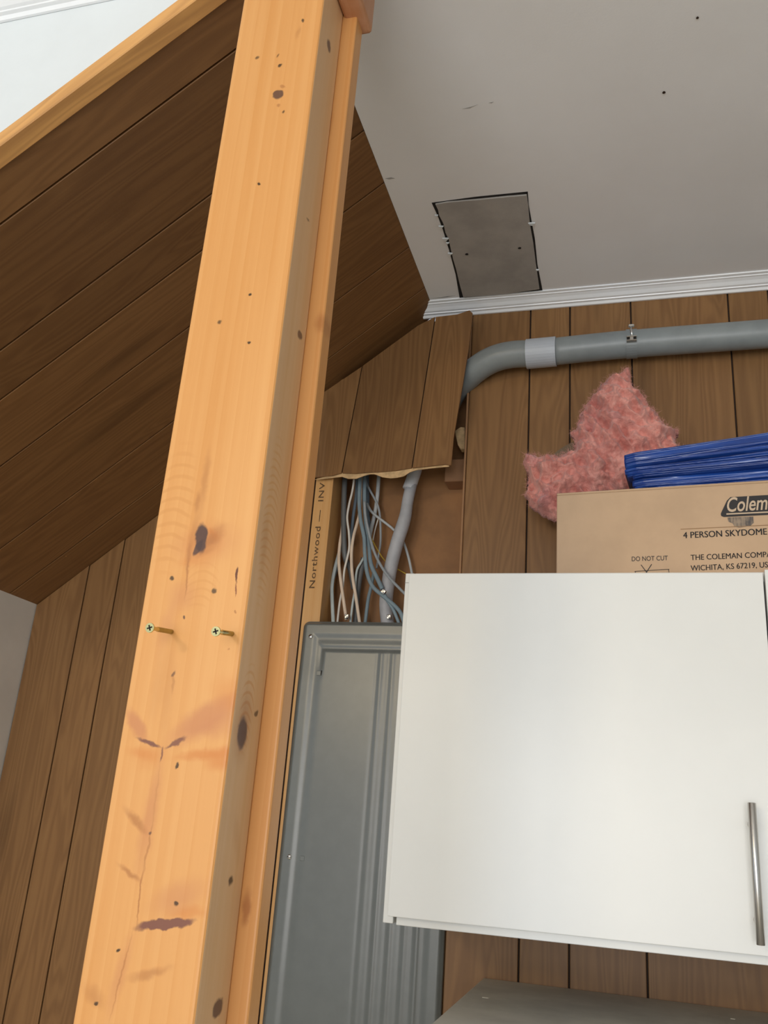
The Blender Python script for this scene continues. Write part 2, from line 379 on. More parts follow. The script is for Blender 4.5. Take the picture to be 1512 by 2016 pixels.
# ------------------------------------------------------------------ wooden post
PX0, PX1, PY0, PY1, PZB = -.4605, -.3495, .74, .806, 0.
OX, OY = -.405, .74
def fm(p1, p2, hw, col, stg=.9, soft=.3, Y=.74, side=False):
    """a mark between two photo points on the post's front (or right side) face"""
    if not side:
        a = P(*p1, Y); b2 = P(*p2, Y); A = (a.x-OX, a.z); B = (b2.x-OX, b2.z)
        ql = math.hypot(p2[0]-p1[0], p2[1]-p1[1]); nx, ny = -(p2[1]-p1[1])/ql*hw, (p2[0]-p1[0])/ql*hw
        mx, my = (p1[0]+p2[0])/2, (p1[1]+p2[1])/2; e = P(mx+nx, my+ny, Y)-P(mx, my, Y)
        ab = (b2-a).normalized(); hw = (e-ab*e.dot(ab)).length*1800/.74
    else:
        def sd(p):
            d = R_*((p[0]-756)/F)-U_*((p[1]-1008)/F)+_f; d = d*(PX1/d.x); return (d.y-OY, d.z+CAMZ)
        A = sd(p1); B = sd(p2); ql = math.hypot(p2[0]-p1[0], p2[1]-p1[1]); m0 = ((p1[0]+p2[0])/2, (p1[1]+p2[1])/2)
        Q = sd((m0[0]-(p2[1]-p1[1])/ql*hw, m0[1]+(p2[0]-p1[0])/ql*hw)); M0 = sd(m0); ux, uy = (B[0]-A[0]), (B[1]-A[1]); ul = math.hypot(ux, uy)
        hw = abs((Q[0]-M0[0])*uy-(Q[1]-M0[1])*ux)/ul*1800/.74
    c = ((A[0]+B[0])/2, (A[1]+B[1])/2); dx, dy = B[0]-A[0], B[1]-A[1]
    return (c, max(1e-4, math.hypot(dx, dy)/2), hw*.74/1800, math.atan2(dy, dx), col, stg, soft)
DKK = c3(.060, .028, .028); PUR = c3(.165, .058, .045); HOL = c3(.035, .018, .008); ORA = c3(.58, .20, .045); PNK = c3(.52, .205, .085); BRN = c3(.37, .135, .038)
fmarks = [
 # soft colour fields first
 fm((335,1080),(480,1060),40, PNK,.35,.9), fm((365,1100),(440,1040),40, ORA,.45,.9), fm((400,1500),(475,1490),24, ORA,.65,.8), fm((260,1500),(330,1480),26, ORA,.3,.9),
 fm((330,1460),(480,1370),30, PNK,.75,.6), fm((250,1395),(290,1462),16, PNK,.75,.6), fm((380,1440),(480,1420),26, PNK,.45,.9), fm((250,1475),(310,1492),14, ORA,.5,.9), fm((340,1492),(470,1478),12, ORA,.7,.8), fm((385,1010),(392,965),7, BRN,.5,.8), fm((410,1040),(430,1062),9, ORA,.7,.8), fm((378,1096),(420,1082),8, BRN,.4,.9), fm((350,1110),(400,1105),10, ORA,.35,.9), fm((420,1340),(490,1400),34, ORA,.4,.9), fm((330,1800),(410,1795),16, ORA,.55,.8),
 fm((290,1790),(410,1745),34, PNK,.5,.9), fm((330,1185),(390,1160),30, PNK,.4,.9), fm((310,1290),(345,1180),16, PNK,.35,.9), fm((300,1420),(320,1270),12, BRN,.15,.9),
 fm((320,1470),(340,1240),14, BRN,.18,.9), fm((270,1730),(318,1490),16, PNK,.55,.9), fm((210,2010),(262,1830),14, PNK,.4,.9),
 fm((372,1100),(392,1000),10, BRN,.35,.8), fm((396,1010),(412,880),8, BRN,.4,.8), fm((368,1130),(374,1060),6, BRN,.5,.8),
 fm((245,1590),(290,1642),9, BRN,.65,.8), fm((232,1700),(280,1738),7, BRN,.65,.8), fm((250,1928),(340,1905),11, BRN,.5,.8), fm((166,1940),(205,1980),18, BRN,.4,.9),
 fm((440,1030),(405,1085),16, BRN,.5,.8), fm((425,1050),(400,1080),8, BRN,.5,.7),
 # crease along the pith
 fm((268,1830),(282,1700),2.2, BRN,.7,.6), fm((280,1730),(300,1620),2.2, BRN,.5,.6), fm((214,2014),(262,1830),2.0, BRN,.5,.7), fm((316,1500),(321,1468),2.2, PUR,.8,.5),
 fm((365,1180),(371,1095),2.4, BRN,.6,.6), fm((296,1650),(318,1490),2.5, BRN,.25,.8),
 # knots
 fm((398,1028),(395,1092),13, DKK,.95,.25), fm((382,1094),(400,1060),7, DKK,.9,.3), fm((268,1452),(318,1474),5.5, PUR,.9,.5), fm((324,1472),(368,1452),5, PUR,.85,.5),
 fm((264,1826),(386,1815),11, PUR,.92,.25), fm((536,188),(558,183),9.5, DKK,.85,.25), fm((545,206),(550,210),5, BRN,.6,.6), fm((552,167),(562,172),3.5, BRN,.6,.5),
 fm((359,1219),(365,1218),4.5, DKK,.85,.5), fm((338,1328),(345,1328),5.5, DKK,.75,.6), fm((292,1641),(299,1641),3.5, DKK,.7,.5), fm((342,1322),(338,1370),3, BRN,.4,.7),
 fm((583,78),(590,50),5, BRN,.3,.8),
 # nail holes, bruises and the split
 fm((507,363),(514,362),3.5, HOL,.95,.5), fm((488,584),(497,579),3, HOL,.95,.5), fm((429,640),(435,630),4, HOL,.8,.6), fm((487,676),(495,671),3.5, HOL,.95,.5),
 fm((503,117),(509,109),3, HOL,.75,.6), fm((546,113),(549,106),2.5, HOL,.6,.6), fm((548,133),(554,126),3, HOL,.9,.5), fm((592,42),(599,39),4, HOL,.85,.5), fm((555,224),(559,218),2.8, HOL,.8,.6),
 fm((334,1141),(342,1138),5, HOL,.9,.5), fm((417,1161),(428,1160),5.5, HOL,.85,.5), fm((345,1512),(350,1503),3, HOL,.9,.5), fm((341,1774),(350,1780),5, HOL,.9,.5),
 fm((229,1876),(238,1864),4, HOL,.95,.5), fm((186,1978),(194,1968),4.5, HOL,.9,.5), fm((467,1113),(466,1150),2.2, c3(.10,.02,.01),.95,.4), fm((466,1148),(463,1174),1.8, c3(.20,.05,.02),.9,.5),
 fm((461,1206),(466,1203),3, BRN,.7,.5), fm((448,1282),(452,1279),3, BRN,.5,.6),
]
ac = P(345, 1000, .74); ac2 = P(395, 1150, .74)
arcs = [((ac.x-OX, ac.z), .024, .085, 16., .0125, .55), ((ac2.x-OX, ac2.z), .022, .03, 30., .008, .4)]
smarks = [
 fm((468,1505),(490,1355),16, BRN,.5,.8, side=True), fm((474,1478),(480,1408),10, DKK,.9,.35, side=True), fm((648,78),(647,104),4.5, DKK,.85,.4, side=True), fm((590,652),(591,670),5, DKK,.8,.4, side=True),
 fm((430,1965),(427,2005),10, DKK,.85,.3, side=True), fm((455,1725),(453,1745),5, HOL,.9,.5, side=True), fm((505,1396),(504,1410),4, HOL,.8,.5, side=True), fm((606,430),(606,435),3, HOL,.6,.5, side=True),
 fm((515,1140),(525,1000),8, BRN,.25,.8, side=True), fm((462,1600),(470,1700),8, BRN,.15,.9, side=True)]
FRONT = pine('pine_post_front', 'x', fmarks, arcs)
sa = smarks[4][0]
SIDE = pine('pine_post_side', 'y', smarks, [((.028, P(520, 1010, .75).z), .02, .11, 30., .0085, .45), ((.028, P(490, 1390, .75).z), .018, .05, 40., .009, .6)], base=(.70, .44, .22))  # greyer cast of the less lit side put into the base colour
po = empty('wooden_post', (OX, OY, 0), 'tall knotty pine post supporting the stair edge', 'post')
bm = bmesh.new(); box(bm, PX0, PX1, PY0, PY1, 0, ZC-.002, .0035, 3)
for f_ in bm.faces:
    f_.normal_update(); n_ = f_.normal
    f_.material_index = 1 if abs(n_.x) > .75 else 0
# slight wander of the hand-planed arris
build('front_timber', bm, [FRONT, SIDE], po)
RB = [((P(627,640,.806).x-OX, P(627,640,.806).z), .018, .010, 1.45, BRN, .7, .8)]
def rm(px, py, hl, hw, col, s, so_): q = P(px, py, .806); return ((q.x-OX, q.z), hl, hw, math.pi/2, col, s, so_)
RBM = pine('pine_rear_board', 'x', [rm(485,1788,.016,.005,BRN,.85,.7), rm(630,635,.014,.007,BRN,.6,.8), rm(650,240,.02,.004,BRN,.3,.9)], base=(.64, .305, .095))
bm = bmesh.new(); box(bm, PX0+.02, -.3305, PY1+.0005, .832, 0, ZC-.002, .003, 3)
build('rear_board', bm, [RBM], po)
# rounded block at the head of the post
bm = bmesh.new(); box(bm, -.3493, -.318, .772, .8375, CAMZ+.988, ZC-.003, .008, 4)
BLK = pine('pine_block', base=(.52, .25, .12))
tag(build('head_block', bm, BLK, po), 'darker rounded timber block at the head')

# two brass screws left standing out of the post
def post_screw(base, head, label):
    b0 = P(*base, .74)
    ax = P(head[0], head[1], 1.); Yh = b0.x/ax.x      # where the head's sight line is straight out from the hole
    h0 = P(*head, max(.695, min(.735, Yh)))
    root = empty('wood_screw', b0, label, 'screw', 'screws standing out of the pine post')
    d = (h0-b0); Ln = d.length; dn = d.normalized()
    bm = bmesh.new(); pts = [b0-dn*.008+dn*(Ln+.008)*(i/60) for i in range(61)]
    tube(bm, pts, lambda t: .00235 if t < .72 and int(t*60) % 2 else .0019, 12)
    build('shank', bm, BRASS, root, smooth=True)
    bm = bmesh.new(); tube(bm, [h0-dn*.004, h0-dn*.0005, h0+dn*.0005], lambda t: .0019 if t < .1 else (.0046 if t < .9 else .0044), 20)
    hd = build('head', bm, BRASS, root)
    q = dn.to_track_quat('Z', 'Y').to_matrix().to_4x4(); bm = bmesh.new()
    for a in (.3, .3+math.pi/2):
        b2 = bmesh.new(); box(b2, -.0026, .0026, -.0006, .0006, -.0003, .0004)
        b2.transform(Matrix.Translation(h0+dn*.0005) @ q @ Matrix.Rotation(a, 4, 'Z'))
        me = bpy.data.meshes.new('t'); b2.to_mesh(me); b2.free(); bm.from_mesh(me); bpy.data.meshes.remove(me)
    build('cross_recess', bm, BLACKM, hd)
post_screw((338, 1244), (295, 1236), 'left of two brass screws standing out of the pine post')
post_screw((457, 1248), (425, 1243), 'right of two brass screws standing out of the pine post')

# ------------------------------------------------------------------ electrical box and cover
EX0, EX1, EZ0, EZ1, EY = -.7050, -.3565, CAMZ-.46, CAMZ+.4065, 1.787
eb = empty('electrical_panel', ((EX0+EX1)/2, YW+.05, EZ0), 'grey steel electrical panel with embossed cover beside the pine post', 'electrical panel')
bm = bmesh.new(); box(bm, EX0+.0345, EX1-.006, EY+.012, YW+.083, EZ0+.01, EZ1-.006, .002, 1); build('box', bm, plain('grey_box_steel', c3(.16, .175, .175), .45, .3), eb)
W_, H_ = EX1-EX0, EZ1-EZ0
def sstep(a, b2, v):
    t = max(0., min(1., (v-a)/(b2-a))); return t*t*(3-2*t)
def ridge(v, c, wd): return math.exp(-((v-c)/wd)**2)
def cover_h(u, t):
    """relief towards the room at u from the left edge, t down from the top edge (metres)"""
    d = min(u, W_-u, t, H_-t)
    h = .010*sstep(-.001, .010, d)                         # rolled flange
    h -= .0016*sstep(.026, .040, d)                        # step down inside the flange
    dd = min(u-.050, t-.060)
    side = 1.-.92*sstep(.07, .14, t) if u-.050 < t-.060 else 1.
    h += .0009*sstep(.040, .054, d)
    if t > .047 and u > .044: h -= .0010*ridge(dd, .000, .0045)*side
    h += .0015*sstep(.002, .010, dd)*side + .0015*(1-side)
    if t > .062:
        on = sstep(.062, .072, t)
        for xx, a in ((.187, .0017-.0013*sstep(.1, .5, t)), (.213, .0011+.0004*sstep(.1, .6, t)), (.243, .0014), (.272, .0014), (.296, .0020)):
            h += (.45+.35*sstep(.3, .6, t))*a*on*ridge(u, xx, .0042)
            h -= .0004*on*ridge(u, xx-.009, .004)
    return h
us = sorted({round(i*W_/150, 6) for i in range(151)}); tsn = 300
ts_ = [H_*(i/tsn)**1.6 for i in range(tsn+1)]
bm = bmesh.new(); rows = []
CR = .014
for t in ts_:
    row = []
    for u in us:
        uu, tt = u, t
        for cx_ in (0, W_):                                # rounded corners
            for cz_ in (0, H_):
                ex = CR-abs(u-cx_); ez = CR-abs(t-cz_)
                if ex > 0 and ez > 0:
                    l = math.hypot(ex, ez)
                    m_ = max(ex, ez)
                    k = m_/l
                    uu = u + (ex-ex*k)*(1 if cx_ == 0 else -1); tt = t + (ez-ez*k)*(1 if cz_ == 0 else -1)
        row.append(bm.verts.new((EX0+uu, EY+.010-cover_h(u, t)-.000, EZ1-tt)))
    rows.append(row)
for i in range(len(rows)-1):
    for j in range(len(us)-1): bm.faces.new([rows[i][j], rows[i][j+1], rows[i+1][j+1], rows[i+1][j]])
cv = build('cover', bm, COVER, eb, smooth=True)
cv.modifiers.new('thick', 'SOLIDIFY').thickness = .0015; cv.modifiers['thick'].offset = -1 if False else 1
for px, py in ((612, 1253), (570, 1687)):
    c = P(px, py, EY)
    bm = bmesh.new(); bmesh.ops.create_uvsphere(bm, u_segments=14, v_segments=8, radius=.0052, matrix=Matrix.Translation((c.x, EY-.0005, c.z)) @ Matrix.Diagonal((1, .55, 1, 1)))
    sc_ = build('cover_screw', bm, CHROME, eb, smooth=True)
    bm = bmesh.new(); box(bm, c.x-.0036, c.x+.0036, EY-.0037, EY-.0028, c.z-.0007, c.z+.0007); build('slot', bm, BLACKM, sc_)
for px, py in ((633, 1325), (601, 1690)):
    c = P(px, py, EY); bm = bmesh.new(); box(bm, c.x-.0012, c.x+.0012, EY-.0005, EY+.003, c.z-.0055, c.z+.0055)
    nl = build('hinge_slot', bm, BLACKM, eb)
    bm = bmesh.new(); box(bm, c.x-.011, c.x-.0012, EY-.0012, EY+.002, c.z-.0055, c.z+.0045, .0008, 1); tag(build('hinge_tab', bm, COVER, eb), 'small pressed tab beside the door hinge')

# ------------------------------------------------------------------ loose panel piece over the bay (leans out to the right)
def scrapY(px): return 1.785 - .055*max(0, min(1, (px-640)/280.))
def SP(px, py): return P(px, py, scrapY(px))
pb = empty('panel_offcut', SP(760, 930), 'loose torn piece of brown panelling leaning over the cables above the electrical panel', 'wood panel')
def sheet(poly, th, mat, name, dy=0.):
    bm = bmesh.new(); A = [SP(*p)+Vector((0, dy, 0)) for p in poly]; B = [a+Vector((0, th, 0)) for a in A]
    a = [bm.verts.new(v) for v in A]; b2 = [bm.verts.new(v) for v in B]; n = len(poly)
    bm.faces.new(a); bm.faces.new(b2[::-1])
    for i in range(n): bm.faces.new([a[i], b2[i], b2[(i+1) % n], a[(i+1) % n]])
    return build(name, bm, mat, pb)
# boards of the sheet; bottoms are torn
sheet([(607,793),(644,768),(712,722),(672,931),(655,936),(640,938),(612,940),(600,941)], .0055, WOOD, 'plank')
sheet([(714,720.5),(823,641),(856,624),(810,921),(780,926),(745,929),(720,930),(700,932),(674,931)], .0055, WOOD, 'plank')
sheet([(858,624),(900,619),(924,611),(930,616),(929,630),(922,690),(905,790),(893,860),(888,916),(876,914),(850,917),(830,919),(812,921)], .0055, WOOD, 'plank')
sheet([(640,770),(712,722),(820,650),(857,629.5),(924,612),(886,914),(810,921),(720,929),(672,931),(612,939)], .001, GROOVE, 'core', .0052)
sheet([(640,936),(672,929),(700,930),(745,926),(810,919),(850,915),(884,912),(883,917),(850,920),(818,924),(806,928),(794,936),(780,939),(768,940),(752,938),(742,934),(736,932),(728,932),(716,935),(700,941),(684,941),(672,937),(640,941),(618,943)], .0018, TORN, 'torn_layer', .0046)

# ------------------------------------------------------------------ conduits and cables
RP = .0305
run = empty('conduit_run', P(1240, 676, 1.752), 'thick grey plastic conduit running under the ceiling along the back wall', 'conduit')
ax = [Vector((2.55, 1.752, CAMZ+1.030)), Vector((.9, 1.752, CAMZ+1.027)), Vector((.3, 1.752, CAMZ+1.0245)), Vector((.006, 1.752, CAMZ+1.0235)), Vector((-.16, 1.752, CAMZ+1.018))]
bm = bmesh.new(); tube(bm, smooth_path(ax, 6), RP, 32); build('straight_pipe', bm, PVC, run, smooth=True)
el = [Vector((-.20, 1.752, CAMZ+1.0165)), P(1010, 698, 1.753), P(975, 706, 1.757), P(945, 722, 1.768), P(917, 746, 1.788), P(895, 776, 1.815), P(880, 815, 1.845), P(868, 870, 1.86)]
bm = bmesh.new(); tube(bm, smooth_path(el, 8), lambda t: RP if t < .55 else RP-.012*(t-.55)/.45, 32); build('elbow', bm, PVC, run, smooth=True)
bm = bmesh.new(); tube(bm, [Vector((-.154, 1.752, CAMZ+1.018)), Vector((-.155, 1.752, CAMZ+1.018)), Vector((-.1555, 1.752, CAMZ+1.018)), Vector((-.2185, 1.752, CAMZ+1.0165)), Vector((-.2195, 1.752, CAMZ+1.0165))], .0335, 32); tag(build('coupling', bm, PVCL, run, smooth=False), 'pale grey coupling sleeve')
# strap clamp
cx0 = .009
cl = empty('clamp', (0, 0, 0)); cl.parent = run
bm = bmesh.new(); tube(bm, [Vector((cx0+a, 1.752, CAMZ+1.0235)) for a in (-.0115, -.011, .011, .0115)], .0322, 32); build('strap', bm, PVC, cl)
bm = bmesh.new(); tube(bm, [Vector((cx0-.001, 1.7165, CAMZ+1.0465)), Vector((cx0+.001, 1.7165, CAMZ+1.021))], .0022, 10); build('clamp_bolt', bm, CHROME, cl, smooth=True)
bm = bmesh.new(); box(bm, cx0-.006, cx0+.006, 1.713, 1.720, CAMZ+1.0455, CAMZ+1.050, .001, 1); build('bolt_head', bm, CHROME, cl)
bm = bmesh.new(); box(bm, cx0-.0105, cx0+.0105, 1.712, 1.7225, CAMZ+1.0185, CAMZ+1.021, .0006, 1)
build('clamp_ear', bm, STEEL, cl)
bm = bmesh.new(); box(bm, cx0-.0105, cx0+.0105, 1.712, 1.7225, CAMZ+1.0095, CAMZ+1.0118, .0006, 1)
box(bm, cx0-.004, cx0+.004, 1.713, 1.719, CAMZ+1.012, CAMZ+1.0185, .0006, 1)
build('clamp_lug', bm, STEEL, cl)
bm = bmesh.new(); box(bm, cx0-.010, cx0-.003, 1.7195, 1.7225, CAMZ+1.0120, CAMZ+1.0185); build('lug_gap', bm, BLACKM, cl)
bm = bmesh.new(); box(bm, cx0+.003, cx0+.010, 1.7195, 1.7225, CAMZ+1.0120, CAMZ+1.0185); build('lug_gap', bm, BLACKM, cl)

def cable_mat(name, col, rough=.45): return plain(name, col, rough, var=.05, vscale=25)
CM = dict(dark=cable_mat('dark_grey_sheath', c3(.11, .115, .118)), blue=cable_mat('blue_grey_sheath', c3(.20, .27, .315)), dblue=cable_mat('deep_blue_grey_sheath', c3(.135, .18, .225)),
          pale=cable_mat('pale_blue_grey_sheath', c3(.50, .57, .57)), white=cable_mat('white_sheath', c3(.70, .66, .60)), beige=cable_mat('beige_sheath', c3(.74, .59, .46)),
          grey=cable_mat('grey_sheath', c3(.31, .34, .365)), lgrey=cable_mat('light_grey_sheath', c3(.43, .455, .47)), yellow=cable_mat('yellow_sheath', c3(.55, .36, .03)))
def q5(p): return (560+p[0]/5.929, 920+p[1]/5.929)
def cable(pts, wd, Y, mat, label, name='cable', flat=.8):
    P3 = []; wd *= 1.14
    n = len(pts)
    for i, p in enumerate(pts):
        y = Y[i] if isinstance(Y, list) else (Y[0]+(Y[1]-Y[0])*i/(n-1)) if isinstance(Y, tuple) else Y
        P3.append(P(*q5(p), y))
    P3[-1] = P3[-1]+Vector((0, 0, -.012)) if pts[-1][1] > 1600 else P3[-1]
    bm = bmesh.new(); tube(bm, smooth_path(P3, 6), wd/5.929/2*1.84/1800, 12, flat)
    return tag(build(name, bm, CM[mat], None, P3[-1], smooth=True), label, 'cable', 'cables entering the top of the electrical panel')
cable([(712,-60),(704,130),(692,500),(695,850),(712,1060),(770,1200),(810,1420)], 66, [1.845,1.845,1.845,1.846,1.852,1.866,1.872], 'dark', 'thick dark grey cable hanging behind the beige ones')
cable([(925,1060),(880,1280),(850,1500),(832,1790)], 70, 1.862, 'dark', 'short thick dark grey cable entering the panel at the middle')
cable([(818,-60),(812,140),(790,290),(756,430),(733,590),(752,760),(757,930),(735,1050),(700,1200),(680,1400),(645,1580),(620,1785)], 27, (1.835,1.85), 'white', 'thin winding cream cable, second from the left at the panel')
cable([(700,-60),(700,300),(690,560),(668,760),(650,870),(636,1030),(640,1180),(668,1400),(728,1720)], 38, (1.866,1.833), 'beige', 'left beige cable ending in a metal clamp')
cable([(905,-60),(880,480),(852,640),(808,800),(783,1000),(792,1250),(832,1500),(888,1790)], 38, (1.859,1.834), 'beige', 'right beige cable curving down to the panel')
cable([(690,780),(650,960),(590,1180),(556,1380),(557,1550),(577,1790)], 44, (1.862,1.845), 'pale', 'pale blue-grey cable near the left end')
cable([(640,1080),(590,1240),(530,1390),(485,1560),(458,1790)], 44, (1.868,1.862), 'blue', 'leftmost blue-grey cable next to the timber stud')
cable([(855,-60),(850,140),(835,350),(805,560),(785,740),(770,900)], 42, (1.86,1.866), 'dblue', 'dark blue-grey cable behind the cream one')
cable([(878,-60),(880,160),(872,400),(890,620),(930,820),(938,1000),(965,1230),(1030,1390),(1150,1500),(1270,1600),(1350,1690),(1400,1750)], 46, (1.828,1.802), 'blue', 'longest blue-grey cable sweeping right behind the white cabinet')
cable([(925,-60),(935,160),(935,400),(955,700),(985,930),(1010,1130),(1080,1290),(1142,1420)], 50, (1.842,1.814), 'blue', 'thick blue-grey cable ending in a bright metal clamp')
cable([(1160,1470),(1200,1550),(1280,1680),(1360,1810)], 40, (1.808,1.812), 'blue', 'short blue-grey cable crossing in front of the pale conduit')
cable([(925,-60),(940,100),(960,190),(1010,290),(1065,390),(1102,490),(1118,620),(1122,860),(1100,1020),(1075,1180)], 27, (1.853,1.862), 'grey', 'thin grey cable crossing over at the top right')
cable([(1105,-60),(1098,160),(1080,380),(1050,560),(1010,730),(985,860)], 48, (1.858,1.866), 'lgrey', 'light grey cable at the right end of the bundle')
cable([(960,420),(1010,510),(1080,575),(1160,635),(1260,715),(1360,820),(1410,930),(1450,1060),(1480,1200),(1500,1300)], 31, (1.852,1.866), 'lgrey', 'thin light grey cable passing behind the pale conduit')
cable([(935,400),(945,560),(985,760),(1035,950),(1110,1120),(1210,1270),(1320,1390),(1420,1490)], 31, (1.822,1.80), 'grey', 'thin grey cable crossing in front of the pale conduit')
cable([(930,440),(924,540),(950,690),(1010,820),(1080,950),(1160,1075),(1260,1160),(1330,1195),(1420,1245)], 14, (1.850,1.868), 'yellow', 'thin yellow wire behind the pale conduit')
cable([(1095,600),(1060,720),(1035,840),(1000,1000)], 17, (1.868,1.872), 'white', 'thin white cable between the grey ones')
cable([(940,1030),(895,1110),(850,1190),(832,1300),(822,1440),(795,1600),(770,1790)], 28, (1.855,1.842), 'pale', 'pale thin cable beside the short dark one')
cable([(1045,1230),(1010,1400),(975,1560),(942,1790)], 42, (1.862,1.85), 'blue', 'blue-grey cable left of the pale conduit at the panel')
cable([(960,-60),(975,300),(975,520),(1000,700)], 40, 1.872, 'dblue', 'dark blue-grey cable at the back of the bundle')
def metal_clamp(px, py, Y, label, ang=0.):
    c = P(px, py, Y); root = empty('cable_clamp', c, label, 'cable clamp', 'metal clamps on the cable ends')
    m_ = Matrix.Translation(c) @ Matrix.Rotation(ang, 4, 'Y')
    bm = bmesh.new(); box(bm, -.0048, .0048, -.004, .004, -.0048, .0052, .0015, 2); bm.transform(m_); build('saddle', bm, STEEL, root)
    for s in (-1, 1):
        bm = bmesh.new(); bmesh.ops.create_uvsphere(bm, u_segments=10, v_segments=6, radius=.0024, matrix=m_ @ Matrix.Translation((s*.0022, -.0045, -s*.0025))); build('clamp_screw', bm, CHROME, root, smooth=True)
metal_clamp(683, 1214, 1.826, 'metal clamp on the left beige cable at the panel top')
metal_clamp(755, 1165, 1.800, 'metal clamp on the thick blue-grey cable beside the pale conduit', .7)
metal_clamp(766, 1215, 1.812, 'metal clamp at the foot of the pale conduit', .0)

fc = empty('flexible_conduit', P(768, 1222, 1.84), 'pale grey flexible conduit dropping into the electrical panel', 'conduit')
cp = [P(822, 905, 1.85), P(812, 945, 1.845), P(803, 985, 1.84), P(797, 1020, 1.838), P(782, 1068, 1.838), P(771, 1110, 1.838), P(764, 1150, 1.838), P(760, 1190, 1.838), P(764, 1232, 1.838)]
bm = bmesh.new(); tube(bm, smooth_path(cp, 8), lambda t: .0133 if t < .3 else .0152 if t > .42 else .0133+.0019*(t-.3)/.12, 24); build('hose', bm, plain('pale_grey_hose', c3(.43, .435, .46), .5, var=.06, vscale=30, bump=.2, bscale=90), fc, smooth=True)
bm = bmesh.new(); tube(bm, smooth_path([P(823, 900, 1.85), P(817, 928, 1.847), P(805, 963, 1.843)], 4), .0152, 24); tag(build('tape_wrap', bm, plain('pale_tape', c3(.66, .67, .70), .5), fc, smooth=True), 'paler tape wrapped round the top')

# ------------------------------------------------------------------ wall cabinet
CY = 1.44
cab = empty('wall_cabinet', (.19, 1.78, CAMZ-.155), 'white wall cabinet with bar handle, carrying the cardboard box', 'cabinet')
X0, X1, Z0, Z1 = -.3895, .775, CAMZ-.1485, CAMZ+.4195
bm = bmesh.new()
box(bm, X0, X0+.0165, CY+.019, 1.78, Z0-.0, Z1, .0008, 1); build('side_panel', bm, CABW, cab)
bm = bmesh.new(); box(bm, X1-.0165, X1, CY+.019, 1.78, Z0, Z1, .0008, 1); build('side_panel', bm, CABW, cab)
bm = bmesh.new(); box(bm, X0+.0168, X1-.0168, CY+.019, 1.78, Z1-.0165, Z1-.0002, .0008, 1); build('top_panel', bm, CABW, cab)
bm = bmesh.new(); box(bm, X0+.0215, X1-.0168, CY+.019, 1.78, Z0-.0015, Z0+.017, .0008, 1); build('bottom_panel', bm, CABW, cab)
bm = bmesh.new(); box(bm, X0+.0168, X1-.0168, 1.772, 1.778, Z0+.017, Z1-.017); build('back_panel', bm, CABW, cab)
for k, (a, b2, zt) in enumerate(((X0+.0115, .1975, Z1-.0062), (.2005, X1-.003, Z1-.0012))):
    bm = bmesh.new(); box(bm, a, b2, CY, CY+.0178, Z0+.0115, zt, .0012, 2)
    dr = build('door', bm, CABW, cab)
    hx = b2-.0415 if k == 0 else b2-.0415
    bm = bmesh.new(); zz = (CAMZ-.121, CAMZ+.0635)
    tube(bm, [Vector((hx, CY-.030, zz[0])), Vector((hx, CY-.030, zz[0]+.0006)), Vector((hx, CY-.030, zz[1]-.0006)), Vector((hx, CY-.030, zz[1]))], lambda t: .0052 if t in (0., 1.) else .0058, 24)
    for z_ in (zz[0]+.029, zz[1]-.029): tube(bm, [Vector((hx, CY+.0005, z_)), Vector((hx, CY-.028, z_))], .0045, 14)
    tag(build('handle', bm, STEEL, dr, smooth=False), 'brushed steel bar handle')
    for p_ in dr.children[0].data.polygons: p_.use_smooth = len(p_.vertices) == 4
bm = bmesh.new(); box(bm, X0-.0005, X0+.010, CY+.0184, CY+.0188, Z1-.0178, Z1-.0170); build('panel_joint', bm, GREYP, cab)

# ------------------------------------------------------------------ cardboard tent box
BA = math.radians(-5.5); BO = P(1096, 971, 1.50); BW, BD = .62, .165
BZ0 = Z1+.0005; BH = BO.z-BZ0
MB_ = Matrix.Translation((BO.x, 1.50, BZ0)) @ Matrix.Rotation(BA, 4, 'Z')
bx = empty('cardboard_box', (BO.x, 1.50, BZ0), 'long brown cardboard box with black printing on top of the white cabinet', 'box')
bm = bmesh.new(); box(bm, 0, BW, 0, BD, 0, BH-.004, .0025, 2); bm.transform(MB_); build('carton', bm, CARD, bx)
bm = bmesh.new(); box(bm, 0, BW, 0, BD/2-.001, BH-.004, BH, .0012, 1); bm.transform(MB_); build('flap', bm, CARD, bx)
bm = bmesh.new(); box(bm, 0, BW, BD/2+.001, BD, BH-.004, BH, .0012, 1); bm.transform(MB_); build('flap', bm, CARD, bx)
MI = MB_.inverted()
def onbox(px, py):
    """photo point -> (x, z) on the box's front face"""
    n_ = MB_.to_3x3() @ Vector((0, -1, 0)); d = R_*((px-756)/F)-U_*((py-1008)/F)+_f
    o = Vector((0, 0, CAMZ)); t = (MB_.translation-o).dot(n_)/d.dot(n_); q = MI @ (o+d*t); return q.x, q.z
